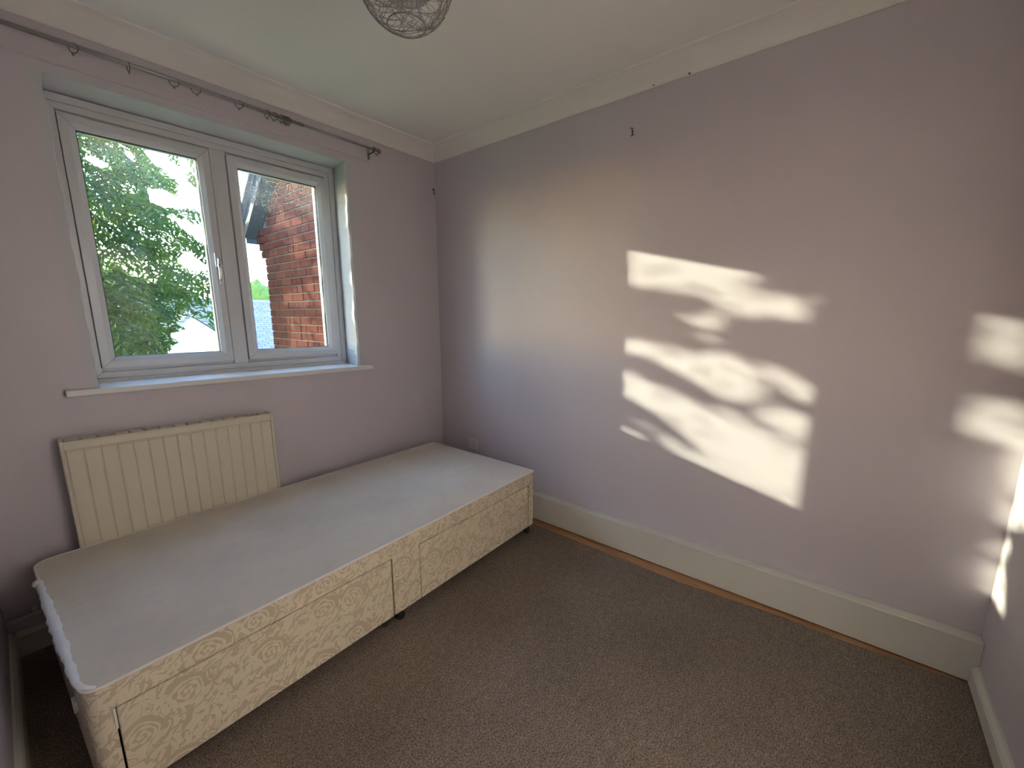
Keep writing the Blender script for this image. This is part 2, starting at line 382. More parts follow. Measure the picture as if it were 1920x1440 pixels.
# coving: mitred profile run along all four walls
prof = [(0,2.330),(0.007,2.330),(0.011,2.334)]+[(0.011+0.080*(1-math.cos(t)), 2.334+0.062*math.sin(t)) for t in [i/8*PI/2 for i in range(1, 8)]]
prof = [(0,2.330),(0.006,2.330),(0.012,2.336),(0.022,2.349),(0.036,2.363),(0.052,2.376),(0.070,2.387),(0.088,2.394),(0.094,2.395),(0.100,2.398),(0.102,2.4051),(0,2.4051)]
def coving(fn, L0, L1, name):
    m = MB(); n = len(prof)
    a = [fn(p, z, L0+p) for p, z in prof]; b = [fn(p, z, L1-p) for p, z in prof]
    m.add(a+b, [(i, (i+1) % n, n+(i+1) % n, n+i) for i in range(n)])
    return struct(m.obj(name, 'coving_paint'))
cv_win = coving(lambda p, z, t: (t, -p, z), XL, 0.0, 'trim_coving_window')
cv_right = coving(lambda p, z, t: (-p, t, z), YB, 0.0, 'trim_coving_right')
coving(lambda p, z, t: (t, YB+p, z), XL, 0.0, 'trim_coving_back')
coving(lambda p, z, t: (XL+p, t, z), YB, 0.0, 'trim_coving_left')
# paint chips along the lower edge of the right coving
for px, py, s in ((1121, 195, 0.006), (1226, 160, 0.006), (1293, 138, 0.007)):
    q = unp(px, py, 0, -0.012)
    MB().add([(q.x-0.001, q.y-s, q.z), (q.x-0.001, q.y+s*0.4, q.z+s*0.7), (q.x-0.001, q.y+s, q.z-s*0.3), (q.x+0.004, q.y, q.z)], [(0,1,2),(0,3,1),(1,3,2),(2,3,0)]).obj('paint_chip', 'dark_slot', cv_right)

# skirtings
def skirting(name, fn, L0, L1, h=0.10, t=0.017, mat='gloss_cream'):
    pr = [(0,0.0),(t,0.0),(t,h-0.018),(t*0.75,h-0.008),(t*0.35,h),(0,h)]
    m = MB().prism(pr, fn, L0, L1); return struct(m.obj(name, mat))
skirting('baseboard_back', lambda p, q, t: (t, YB+p, q), DX1+0.056, -0.052, 0.072, 0.020)
skirting('baseboard_left', lambda p, q, t: (XL+p, t, q), YB, -0.0, 0.10, 0.018)
skirting('baseboard_window', lambda p, q, t: (t, -p, q), XL+0.018, -0.052, 0.10, 0.018)
# pipe boxing along the foot of the right wall
bx = struct(empty('baseboard_right', (0, 0, 0)))
MB().box(-0.050, -0.034, YB+0.0, -0.0, 0.001, 0.155).obj('front_board', 'gloss_cream', bx, 0.002)
MB().box(-0.053, 0.0, YB+0.0, -0.0, 0.155, 0.1646).obj('top_board', 'gloss_cream', bx, 0.003)

# carpet, its cut edge stopping short of the boxing
cut = [(-0.088, 0.0), (-0.090, -0.6), (-0.093, -0.95), (-0.101, -1.25), (-0.105, -1.46), (-0.109, -1.86), (-0.096, -2.0), (-0.085, -2.14), (-0.072, -2.34), (-0.078, -2.5), (-0.070, -2.70), (-0.060, -2.838)]
pl = [(XL+0.018, -2.838), (XL+0.018, -0.018)] + [(x-(0.014 if y > -2.6 else 0.004), min(y, -0.018)) for x, y in cut]
cp = MB().prism(pl, lambda p, q, t: (p, q, t), -0.0049, 0.0).obj('carpet', 'carpet_pile')
tag(cp, 'brown flecked fitted carpet cut short of the boxed skirting', 'carpet')

# ================================================================ window
WIN = struct(empty('window_1', (-1.25, 0.2, 1.0)))
def ws(x, y, z): return (x, y, z - 0.015*(x+1.25)*(2.11-z)/1.1)     # the old frame sits a touch out of level
YF = 0.20
def ring4(m, x0, x1, z0, z1, w, y0, y1, chamfer=0):
    # mitred rectangular frame; inner edge may be chamfered on the room side
    for (a, b, c, d) in (((x0,z0),(x1,z0),(x1-w,z0+w),(x0+w,z0+w)), ((x1,z0),(x1,z1),(x1-w,z1-w),(x1-w,z0+w)),
                         ((x1,z1),(x0,z1),(x0+w,z1-w),(x1-w,z1-w)), ((x0,z1),(x0,z0),(x0+w,z0+w),(x0+w,z1-w))):
        q = [a, b, c, d]
        if chamfer:
            k = 0.42
            e = (c[0]+(b[0]-c[0])*k, c[1]+(b[1]-c[1])*k); f = (d[0]+(a[0]-d[0])*k, d[1]+(a[1]-d[1])*k)
            vs = [(a[0],y0,a[1]),(b[0],y0,b[1]),(e[0],y0,e[1]),(f[0],y0,f[1]),(c[0],y0+chamfer,c[1]),(d[0],y0+chamfer,d[1]),
                  (a[0],y1,a[1]),(b[0],y1,b[1]),(c[0],y1,c[1]),(d[0],y1,d[1])]
            m.add(vs, [(0,1,2,3),(3,2,4,5),(5,4,8,9),(6,7,1,0),(9,8,7,6),(1,7,8,4,2),(0,3,5,9,6)])
        else:
            vs = [(p[0],y0,p[1]) for p in q]+[(p[0],y1,p[1]) for p in q]
            m.add(vs, [(0,1,2,3),(7,6,5,4),(0,4,5,1),(1,5,6,2),(2,6,7,3),(3,7,4,0)])
    return m
fx0, fx1, fz0, fz1 = -1.860, -0.641, 0.985, 2.176
m = MB(); ring4(m, fx0, fx1, fz0, fz1, 0.030, YF-0.004, YF+0.066); m.warp(ws).obj('outer_frame', 'upvc_white', WIN, 0.003)
m = MB(); ring4(m, fx0+0.030, fx1-0.030, fz0+0.030, fz1-0.030, 0.028, YF+0.004, YF+0.064)
ring4(m, fx0+0.040, fx1-0.040, fz0+0.040, fz1-0.040, 0.052, YF+0.020, YF+0.062); m.warp(ws).obj('inner_frame', 'upvc_white', WIN, 0.002)
MB().box(-1.284, -1.216, YF+0.0025, YF+0.064, fz0+0.058, fz1-0.058).warp(ws).obj('mullion', 'upvc_white', WIN, 0.003)
for (a, b, sash) in ((-1.802, -1.286, True), (-1.214, -0.699, False)):
    m = MB(); ring4(m, a+0.002, b-0.002, 1.060, 2.106, 0.050, YF-0.006, YF+0.060, 0.014)
    s = m.warp(ws).obj('casement', 'upvc_white', WIN, 0.002)
    m = MB(); ring4(m, a+0.046, b-0.046, 1.104, 2.062, 0.0085, YF+0.012, YF+0.028); m.warp(ws).obj('gasket', 'rubber_black', s)
    MB().box(a+0.047, b-0.047, YF+0.018, YF+0.024, 1.106, 2.060).warp(ws).obj('pane', 'window_glass', s)
    if sash:
        hx = -1.308; hz = 1.575
        h = MB(); h.box(hx-0.012, hx+0.012, YF-0.016, YF-0.0055, hz-0.032, hz+0.038)
        ho = h.obj('handle_plate', 'upvc_white', s, 0.003)
        pts = [(hx, YF-0.016, hz), (hx-0.002, YF-0.040, hz+0.004), (hx-0.004, YF-0.050, hz-0.008), (hx-0.005, YF-0.052, hz-0.05), (hx-0.006, YF-0.047, hz-0.09), (hx-0.007, YF-0.042, hz-0.118)]
        MB().tube(pts, [0.010, 0.010, 0.009, 0.0075, 0.006, 0.0045], 10).obj('handle_lever', 'chrome', ho, smooth=True)
        MB().tube([(hx-0.0045, YF-0.0515, hz-0.024), (hx-0.0048, YF-0.0518, hz-0.032)], 0.0115, 12).obj('handle_collar', 'chrome', ho)
# inner sill board, nosing projecting past the reveal both sides
def sillw(x, y, z): return (x, y, z - 0.020*(x+1.25))
m = MB(); T = 0.9985
m.box(WO['x0']+0.003, WO['x1']-0.003, -0.001, YF+0.05, T-0.022, T)
m.box(-1.938, -0.592, -0.032, 0.0005, T-0.025, T+0.0004)
m.warp(sillw).obj('sill_board', 'sill_white', WIN, 0.004)

# board painted into the wall that carries the curtain pole
MB().prism([(-0.0,2.206),(-0.006,2.208),(-0.009,2.212),(-0.009,2.298),(-0.007,2.302),(0,2.302)], lambda p, q, t: (t, p, q), XL, -0.516).obj('trim_pole_board', 'wall_paint')
struct(bpy.data.objects['trim_pole_board'])

# ================================================================ curtain pole and rings
RY, RZ, RR = -0.068, 2.261, 0.0085
rod = tag(empty('curtain_pole', (-1.3, RY, RZ)), 'thin grey metal curtain pole fixed above the window', 'curtain pole')
MB().tube([(-2.19, RY, RZ), (-1.45, RY, RZ+0.004), (-0.93, RY, RZ-0.001)], RR, 14).obj('pole', 'rod_metal', rod, smooth=True)
MB().tube([(-0.96, RY, RZ-0.001), (-0.492, RY, RZ-0.003)], RR*0.8, 14).obj('inner_pole', 'rod_metal', rod, smooth=True)
MB().lathe([(0.007,0),(0.012,0.002),(0.013,0.012),(0.010,0.017),(0.004,0.019)], (-0.492, RY, RZ-0.003), 16, 'x').obj('finial', 'rod_metal', rod, smooth=True)
for bxx in (-0.522, -2.10):
    b = MB().box(bxx-0.008, bxx+0.008, -0.0118, -0.0092, 2.215, 2.285).obj('bracket', 'rod_metal', rod, 0.001)
    MB().tube([(bxx, -0.0105, 2.245), (bxx, -0.040, 2.244), (bxx, -0.058, RZ-0.016), (bxx, RY, RZ-0.0125), (bxx, RY-0.010, RZ-0.007)], 0.0035, 8).obj('bracket_arm', 'ring_metal', b, smooth=True)
    MB().tube([(bxx+0.0, RY-0.013*math.cos(a), RZ-0.002+0.012*math.sin(a)) for a in [i/10*PI*1.3-0.3 for i in range(11)]], 0.0022, 6).obj('bracket_clip', 'ring_metal', b, smooth=True)
RG = 0.0165
ring_specs = [(-1.752, 0.62, 0.25, 'thin curtain ring twisted on the pole over the left edge of the casement'),
              (-1.603, 1.45, 0.0, 'thin curtain ring seen edge-on on the pole over the tree-filled pane'),
              (-1.461, 0.12, 0.1, 'thin open curtain ring with an eyelet stem, one of a pair left of the mullion'),
              (-1.386, 0.05, -0.1, 'thin open curtain ring without a visible eyelet, second of a pair near the mullion'),
              (-1.222, 0.22, 0.15, 'lone thin curtain ring hanging on the pole directly above the mullion'),
              (-1.103, 1.25, 0.1, 'thin curtain ring turned side-on just before the bunched rings'),
              (-1.071, 0.35, 0.2, 'thin open curtain ring next to the bunched rings'),
              (-1.038, 0.75, 0.15, 'thin curtain ring bunched tightly with others on the pole'),
              (-1.026, 0.55, -0.1, 'thin curtain ring bunched tightly with others on the pole'),
              (-1.016, 0.85, 0.1, 'thin curtain ring bunched tightly with others on the pole'),
              (-1.006, 0.6, 0.0, 'thin curtain ring bunched tightly with others on the pole'),
              (-0.503, 0.10, 0.1, 'thin curtain ring trapped between the end bracket and the pole finial')]
mring = MB().tube([(0, RG*math.cos(a), RG*math.sin(a)) for a in [i/28*2*PI for i in range(28)]], 0.0016, 6, True).mesh('curtain_ring', 'ring_metal', True)
meye = MB().tube([(0, 0.0035*math.cos(a), -RG-0.0050+0.0035*math.sin(a)) for a in [i/12*2*PI for i in range(12)]], 0.0011, 5, True).mesh('eyelet', 'ring_metal', True)
for x, ry, tilt, lab in ring_specs:
    # ring plane starts across the pole (normal along x); ry swings it towards the room
    o = bpy.data.objects.new('curtain_ring', mring); COL.objects.link(o)
    rad = RR if x < -0.945 else RR*0.8
    o.location = (x, RY, RZ + rad - RG + 0.0016 + 0.001)
    yaw = (PI/2 - ry)*0.78; o.rotation_euler = (tilt, 0, yaw)
    tag(o, lab, 'curtain ring', 'curtain rings on the pole')
    e = bpy.data.objects.new('eyelet', meye); COL.objects.link(e); e.parent = o

# ================================================================ radiator
RAD = tag(empty('radiator', (-1.61, -0.07, 0.25)), 'cream fluted panel radiator under the window, half hidden by the divan', 'radiator')
rx0, rx1, rz0, rz1, ry0, ry1 = -1.986, -1.236, 0.25, 0.815, -0.100, -0.030
def radw(x, y, z): return (x, y, z - 0.034*(x+1.61))
nf = 15; pw = (rx1-rx0-0.024)/nf
m = MB(); xs = []
x = rx0+0.012
profx = [(rx0+0.0105, ry0+0.0045)]
for i in range(nf):
    a = rx0+0.012+i*pw; profx += [(a+0.004, ry0+0.0), (a+pw-0.004, ry0+0.0), (a+pw, ry0+0.0045)]
rows = [(rz0, 0.0), (rz0+0.03, 0.0), (rz1-0.040, 1.0), (rz1-0.034, 0.35), (rz1-0.030, 0.0), (rz1-0.004, 0.0), (rz1, 0.30)]
rows = [(rz0, 0, 0.004), (rz0+0.02, 1, 0.0), (rz1-0.042, 1, 0.0), (rz1-0.036, 0.6, 0.004), (rz1-0.030, 0, 0.0), (rz1-0.006, 0, 0.0), (rz1, 0, 0.004)]
k = len(profx); vs = []
for z, fl, add in rows:
    for (px_, py_) in profx: vs.append((px_, ry0+(py_-ry0)*fl+add, z))
m.add(vs, [(r*k+j, r*k+j+1, (r+1)*k+j+1, (r+1)*k+j) for r in range(len(rows)-1) for j in range(k-1)])
m.warp(radw).obj('front_panel', 'radiator_cream', RAD)
for sx in (rx0, rx1-0.011):
    MB().box(sx, sx+0.011, ry0+0.001, ry1, rz0, rz1+0.003).warp(radw).obj('side_panel', 'radiator_cream', RAD, 0.003)
MB().box(rx0+0.011, rx1-0.011, ry1-0.004, ry1, rz0, rz1+0.001).warp(radw).obj('back_panel', 'radiator_cream', RAD)
MB().box(rx0+0.0112, rx1-0.0112, ry0+0.012, ry1-0.0045, rz0+0.2, rz1-0.016).warp(radw).obj('void_shade', 'dark_slot', RAD)  # near-black block painted as the shade inside the radiator
for i in range(nf):
    a = rx0+0.012+i*pw
    MB().box(a+0.004, a+pw-0.004, ry0+0.009, ry1-0.005, rz1-0.012, rz1-0.001).warp(radw).obj('grille_bar', 'radiator_cream', RAD, 0.002)
MB().box(rx0+0.010, rx1-0.010, ry0-0.0005, ry0+0.0075, rz1-0.003, rz1+0.001).warp(radw).obj('top_lip', 'radiator_cream', RAD, 0.002)
for sx in (rx0+0.12, rx1-0.12):
    MB().box(sx-0.02, sx+0.02, ry1, -0.0005, 0.35, 0.72).obj('wall_bracket', 'dark_slot', RAD)
# heating pipe running above the skirting into the corner
pp = MB().tube([(-2.205, -0.032, 0.162), (-2.06, -0.032, 0.162), (-2.035, -0.034, 0.166), (-2.02, -0.036, 0.182), (-2.018, -0.050, 0.30), (-2.015, -0.066, 0.318), (-1.987, -0.070, 0.318)], 0.0078, 12).obj('heating_pipe', 'copper_painted', smooth=True)
tag(pp, 'painted heating pipe above the skirting behind the divan end', 'pipe')
MB().box(-2.14, -2.125, -0.024, -0.0005, 0.148, 0.176).obj('pipe_clip', 'white_plastic', pp)

# ================================================================ divan bed
BED = tag(empty('divan_bed', (-1.15, -0.57, 0.0)), 'single divan base with cream rose damask sides and two drawers', 'bed')
ZT, ZB = 0.397, 0.062
BR, FR, FL, BL = (-0.207, -0.124), (-0.197, -1.014), (-2.068, -1.028), (-2.110, -0.108)
def outline(inset=0.0, rl=0.055, rr=0.012, nseg=7):
    pts = []
    C4 = [Vector(p) for p in (BR, FR, FL, BL)]; rad = [rr, rr, rl*0.75, rl]
    for i in range(4):
        c, p, n = C4[i], C4[i-1], C4[(i+1) % 4]
        d0 = (p-c).normalized(); d1 = (n-c).normalized(); r = rad[i]
        a, b = c+d0*r, c+d1*r
        for k in range(nseg+1):
            t = k/nseg; q = a*(1-t)**2 + c*2*t*(1-t) + b*t*t; pts.append(q)
    if inset:
        cen = Vector((-1.15, -0.57)); out = []
        for i, q in enumerate(pts):
            t = (pts[(i+1) % len(pts)]-pts[i-1]).normalized(); nrm = Vector((-t.y, t.x))
            if nrm.dot(cen-q) < 0: nrm = -nrm
            out.append(q+nrm*inset)
        pts = out
    return pts
ol = outline()
def bed_y(x): return FR[1] + (FL[1]-FR[1])*(x-FR[0])/(FL[0]-FR[0])     # front face line
# damask side skin built as strips so the drawer mouths stay open
dr = [(-2.022, -1.187), (-1.050, -0.247)]; DZT = 0.323
side = MB(); per = [(p.x, p.y) for p in ol]; n = len(per)
zsr = [ZB, DZT, ZT-0.004]
def wall_strip(a, b, z0, z1): side.add([(a[0],a[1],z0),(b[0],b[1],z0),(b[0],b[1],z1),(a[0],a[1],z1)], [(0,1,2,3)])
front_x = []
for i in range(n):
    a, b = per[i], per[(i+1) % n]
    if abs(a[1]-bed_y(a[0])) < 0.0015 and abs(b[1]-bed_y(b[0])) < 0.0015 and abs(a[0]-b[0]) > 0.5:
        cuts = sorted([a[0], b[0]]+[v for d in dr for v in d]); 
        for u, v in zip(cuts[:-1], cuts[1:]):
            P, Q = (u, bed_y(u)), (v, bed_y(v))
            wall_strip(P, Q, DZT, ZT-0.004)
            mid = (u+v)/2
            if not any(d[0] < mid < d[1] for d in dr): wall_strip(P, Q, ZB, DZT)
            else:                                              # mouth of the drawer: dark recess walls
                side.add([(u,P[1],DZT),(v,Q[1],DZT),(v,Q[1]+0.03,DZT),(u,P[1]+0.03,DZT)], [(0,1,2,3)])
                side.add([(u,P[1],ZB),(u,P[1]+0.03,ZB),(u,P[1]+0.03,DZT),(u,P[1],DZT)], [(0,1,2,3)])
                side.add([(v,Q[1],ZB),(v,Q[1]+0.03,ZB),(v,Q[1]+0.03,DZT),(v,Q[1],DZT)], [(0,1,2,3)])
    else:
        wall_strip(a, b, ZB, ZT-0.004)
side.obj('side_cover', 'divan_damask', BED)
ins = [(BR[0]-.034, BR[1]-.034), (FR[0]-.034, FR[1]+.034), (FL[0]+.034, FL[1]+.034), (BL[0]+.034, BL[1]-.034)]
MB().prism(ins, lambda p, q, t: (p, q, t), ZB+0.002, ZT-0.01).obj('inner_carcass', 'dark_slot', BED)
# top cloth, gently puckered
tp = MB(); o0 = outline(); o1 = outline(0.0035); k = len(o0)
tp.add([(p.x, p.y, ZT-0.004) for p in o0]+[(p.x, p.y, ZT) for p in o1], [(j, (j+1) % k, k+(j+1) % k, k+j) for j in range(k)]+[tuple(k+j for j in range(k))])
tp.obj('top_cloth', 'divan_top_cloth', BED)
# piping: split so the torn wadding strip on the head end is its own part
pip = [Vector((p.x, p.y, ZT-0.002)) for p in outline(-0.001)]
MB().tube(pip, 0.0042, 8, True).obj('piping', 'piping_white', BED, smooth=True)
wad = []; rw = []
rng = random.Random(3)
hp0, hp1 = Vector((-2.1035, -0.30, ZT+0.002)), Vector((-2.073, -0.965, ZT+0.004))
for i in range(46):
    t = i/45; wad.append(hp0.lerp(hp1, t)+Vector((rng.uniform(-.001, .001), 0, rng.uniform(-.001, .001)-0.004))); rw.append((0.008+0.005*math.sin(t*PI))*(1+0.14*math.sin(t*29)+0.10*math.sin(t*71+1))*rng.uniform(0.93, 1.07))
wad += [Vector((-2.066, -0.995, ZT+0.0)), Vector((-2.045, -1.020, ZT-0.001))]; rw += [0.008, 0.005]
MB().tube(wad, rw, 9).obj('torn_wadding', 'wadding_white', BED, smooth=True)['label'] = 'fluffy white torn wadding along the head end'
MB().tube([(-2.108, -0.29, ZT-0.004), (-2.106, -0.302, ZT-0.002), (-2.103, -0.312, ZT-0.004)], 0.014, 8).obj('tape_wrap', 'piping_white', BED, smooth=True)
MB().box(-2.088, -2.078, -0.80, -0.77, 0.20, 0.235).obj('fabric_tab', 'piping_white', BED, 0.002)
# drawers
for (a, b) in dr:
    g = 0.0045; ya, yb = bed_y(a), bed_y(b)
    m = MB(); zt, zb = DZT-0.0055, ZB-0.003
    P = [(a+g, ya), (b-g, yb), (b-g, yb+0.022), (a+g, ya+0.022)]
    P = [(x, y+0.001) for x, y in P]
    d = m.prism(P, lambda p, q, t: (p, q, t), zb, zt).obj('drawer', 'divan_damask', BED, 0.004)
    MB().box(a+0.03, b-0.03, bed_y(a)+0.03, bed_y(a)+0.45, ZB+0.0, ZT-0.10).obj('drawer_box', 'dark_slot', d)
MB().box(-2.024, -2.019, bed_y(-2.02)-0.0025, bed_y(-2.02)+0.004, 0.262, 0.322).obj('drawer_tape', 'piping_white', BED)
# castors
for cx_, cy_ in ((-1.150, -0.990), (-0.235, -0.985), (-1.17, -0.17), (-0.25, -0.17), (-2.03, -0.17), (-2.0, -0.985), (-1.215, -0.975)):
    st = MB().tube([(cx_, cy_, ZB+0.01), (cx_, cy_, 0.036)], 0.006, 8).obj('castor_stem', 'castor_black', BED)
    MB().box(cx_-0.010, cx_+0.018, cy_-0.013, cy_+0.013, 0.030, 0.046).obj('castor_fork', 'castor_black', st, 0.004)
    MB().lathe([(0.012,-0.011),(0.0195,-0.009),(0.020,0.009),(0.012,0.011)], (cx_+0.008, cy_, 0.0203), 18, 'y').obj('castor_wheel', 'castor_black', st)

# ================================================================ socket, hooks
SO = tag(empty('wall_socket', (0, -0.328, 0.333)), 'white single plug socket low on the lilac wall by the divan foot', 'socket')
MB().box(-0.0095, -0.0003, -0.371, -0.285, 0.332, 0.418).obj('face_plate', 'white_plastic', SO, 0.003)
for dy, dz, w, h in ((0.0, 0.028, 0.0045, 0.008), (-0.011, 0.007, 0.0065, 0.0045), (0.011, 0.007, 0.0065, 0.0045)):
    MB().box(-0.0103, -0.0090, -0.335+dy-w/2-0.001, -0.335+dy+w/2-0.001, 0.362+dz-h/2, 0.362+dz+h/2).obj('pin_hole', 'dark_slot', SO)
MB().box(-0.0125, -0.009, -0.303, -0.293, 0.385, 0.402).obj('rocker_switch', 'white_plastic', SO, 0.001)
for dy in (-0.360, -0.296): MB().lathe([(0.003,-0.0104),(0.003,-0.009)], (0, dy, 0.366), 10, 'x').obj('screw', 'chrome', SO)
hk = tag(empty('picture_hook', (0, -1.444, 2.165)), 'small dark bent picture hook high on the lilac wall', 'hook')
MB().tube([(-0.006, -1.4335, 2.1835), (-0.004, -1.442, 2.186), (-0.003, -1.444, 2.180), (-0.003, -1.4435, 2.165), (-0.004, -1.4445, 2.152), (-0.010, -1.440, 2.147)], 0.0016, 6).obj('hook_wire', 'rubber_black', hk, smooth=True)
MB().tube([(-0.003, -1.4445, 2.152), (-0.006, -1.4545, 2.1535)], 0.0014, 6).obj('hook_prong', 'rubber_black', hk, smooth=True)
MB().tube([(-0.0, -1.443, 2.183), (-0.006, -1.449, 2.1805)], 0.0013, 6).obj('nail', 'rubber_black', hk)
MB().lathe([(0.004,-0.002),(0.004,0.0005)], (-0.0005, -1.444, 2.168), 8, 'x').obj('hook_plate', 'ring_metal', hk)
h2 = tag(empty('corner_hook', (-0.019, 0, 2.14)), 'tiny black screw hook in the wall corner right of the window', 'hook')
MB().tube([(-0.020, -0.0, 2.158), (-0.020, -0.007, 2.160), (-0.021, -0.010, 2.152), (-0.019, -0.008, 2.140), (-0.021, -0.008, 2.130), (-0.016, -0.012, 2.124), (-0.013, -0.010, 2.123)], [0.002, 0.003, 0.0032, 0.0018, 0.003, 0.0028, 0.002], 7).obj('hook_wire', 'rubber_black', h2, smooth=True)
MB().lathe([(0.004,-0.002),(0.004,0.0005)], (-0.020, -0.0005, 2.158), 8, 'y').obj('hook_plate', 'rubber_black', h2)

# ================================================================ pendant lamp
LC, LR = Vector((-1.2406, -1.3271, 2.2044)), 0.130
LAMP = tag(empty('pendant_lamp', (LC.x, LC.y, ZC)), 'silver scribbled-wire globe pendant hanging from the ceiling', 'ceiling lamp')
MB().lathe([(0.002,-0.03),(0.018,-0.028),(0.036,-0.008),(0.040,0.0)], (LC.x, LC.y, ZC-0.0003), 24).obj('ceiling_rose', 'white_plastic', LAMP, smooth=True)
MB().tube([(LC.x, LC.y, ZC-0.025), (LC.x, LC.y, LC.z+0.075)], 0.0035, 8).obj('flex', 'white_plastic', LAMP)
MB().lathe([(0.010,0.085),(0.020,0.078),(0.021,0.03),(0.015,0.02)], tuple(LC), 18).obj('lamp_holder', 'white_plastic', LAMP, smooth=True)
bb = [(0.013, 0.02)]+[(0.030*math.sin(a)+0.0, -0.022-0.030*math.cos(a)*-1) for a in [PI*0.15+PI*0.8*i/9 for i in range(10)]]
bb = [(0.013,0.022),(0.016,0.010),(0.026,-0.004),(0.031,-0.020),(0.027,-0.038),(0.015,-0.050),(0.003,-0.053)]
m, nn_, b_ = new_mat('bulb_frost'); b_.inputs['Base Color'].default_value = (0.85, 0.85, 0.82, 1); b_.inputs['Roughness'].default_value = 0.5; b_.inputs['Transmission Weight'].default_value = 0.5
MB().lathe(bb, tuple(LC), 20).obj('bulb', 'bulb_frost', LAMP, smooth=True)
rng = random.Random(11)
sh = MB()
def sph(v): return LC + v.normalized()*(LR*rng.uniform(0.985, 1.0))
for w in range(62):
    # each strand is a wandering loop on the globe, dense at the sides and open near the foot
    ax = Vector((rng.gauss(0,1), rng.gauss(0,1), rng.gauss(0,0.8))).normalized()
    u = ax.orthogonal().normalized(); v = ax.cross(u); off = rng.uniform(0.15, 0.9); rr_ = math.sqrt(1-off*off)
    f1, p1, a1 = rng.choice((2,3,4,5)), rng.uniform(0,6.28), rng.uniform(0.06, 0.22)
    f2, p2, a2 = rng.choice((5,7,9)), rng.uniform(0,6.28), rng.uniform(0.02, 0.09)
    pts = []
    for i in range(56):
        t = 2*PI*i/56; k_ = 1+a1*math.sin(f1*t+p1)+a2*math.sin(f2*t+p2)
        pts.append(sph(ax*off + (u*math.cos(t)+v*math.sin(t))*rr_*k_))
    sh.tube(pts, 0.00062, 4, True)
so = sh.obj('wire_shade', 'wire_silver', LAMP, smooth=True); so['kind'] = 'stuff'
for zc_, rr_ in ((-0.118, 0.052), (0.112, 0.064)):
    MB().tube([(LC.x+rr_*math.cos(a), LC.y+rr_*math.sin(a), LC.z+zc_) for a in [i/32*2*PI for i in range(32)]], 0.0016, 6, True).obj('rim_ring', 'wire_silver', LAMP, smooth=True)
m, nn_, b_ = new_mat('voile_lilac'); b_.inputs['Base Color'].default_value = (0.70, 0.66, 0.68, 1); b_.inputs['Roughness'].default_value = 0.8; b_.inputs['Alpha'].default_value = 0.75
vo = MB(); seg = 64; vs = []
for z, r in ((0.095, 0.058), (0.02, 0.062), (-0.035, 0.066)):
    for j in range(seg):
        a = 2*PI*j/seg; q = r*(1+0.06*(j % 2)); vs.append((LC.x+q*math.cos(a), LC.y+q*math.sin(a), LC.z+z))
vo.add(vs, [(i*seg+j, i*seg+(j+1) % seg, (i+1)*seg+(j+1) % seg, (i+1)*seg+j) for i in range(2) for j in range(seg)])
vo.obj('inner_shade', 'voile_lilac', LAMP)
MB().tube([(LC.x-0.064, LC.y, LC.z+0.094), (LC.x+0.064, LC.y, LC.z+0.094)], 0.0015, 6).tube([(LC.x, LC.y-0.064, LC.z+0.094), (LC.x, LC.y+0.064, LC.z+0.094)], 0.0015, 6).obj('spider_wire', 'wire_silver', LAMP)

# ================================================================ added unseen doorway and landing that bring in fill light
D1 = struct(empty('door_1', ((DX0+DX1)/2, YB, 0)))
for x0, x1, z0, z1 in ((DX1-0.03, DX1, 0, DZ), (DX0, DX0+0.03, 0, DZ), (DX0+0.03, DX1-0.03, DZ-0.03, DZ)):
    MB().box(x0, x1, YB-0.1, YB, z0, z1).obj('door_lining', 'gloss_cream', D1)
for x0, x1, z0, z1 in ((DX1-0.01, DX1+0.055, 0, DZ+0.055), (DX0-0.055, DX0+0.01, 0, DZ+0.055), (DX0+0.01, DX1-0.01, DZ-0.01, DZ+0.055)):
    MB().box(x0, x1, YB+0.0002, YB+0.016, z0, z1).obj('architrave', 'gloss_cream', D1, 0.004)
LX0, LX1 = -2.6, -0.6
struct(MB().box(LX0, LX1, LY-0.1, LY, -0.005, ZC).obj('wall_landing_far', 'landing_paint'))
struct(MB().box(LX0-0.1, LX0, LY-0.1, YB, -0.005, ZC).obj('wall_landing_left', 'landing_paint'))
struct(MB().box(LX1, LX1+0.1, LY-0.1, YB-0.1, -0.005, ZC).obj('wall_landing_right', 'landing_paint'))
struct(MB().box(LX0, XL-0.1, YB-0.1, YB, -0.005, ZC).obj('wall_landing_near', 'landing_paint'))
lc = MB().box(LX0, LX1, LY, YB-0.1, -0.0049, 0.0).obj('landing_carpet', 'carpet_pile'); tag(lc, 'brown carpet on the added landing beyond the unseen doorway', 'carpet')
lp = (-0.78, YB-0.36)  # fill lamp added out of view; its bounce brightens the bedroom
LL = tag(empty('fill_lamp', (lp[0], lp[1], ZC)), 'round ceiling light added on the unseen landing to fill the bedroom', 'ceiling lamp')
MB().lathe([(0.16,-0.03),(0.17,-0.015),(0.17,0.0)], (lp[0], lp[1], ZC-0.0003), 32).obj('lamp_base', 'white_plastic', LL)
MB().lathe([(0.01,-0.095),(0.07,-0.088),(0.12,-0.066),(0.15,-0.031)], (lp[0], lp[1], ZC), 32).obj('fill_bowl', 'fill_glow', LL, smooth=True)

# ================================================================ outside
GZ = -2.75
struct(MB().box(-60, 60, 0.3, 120, GZ-0.2, GZ).obj('ground_lawn', 'grass'))
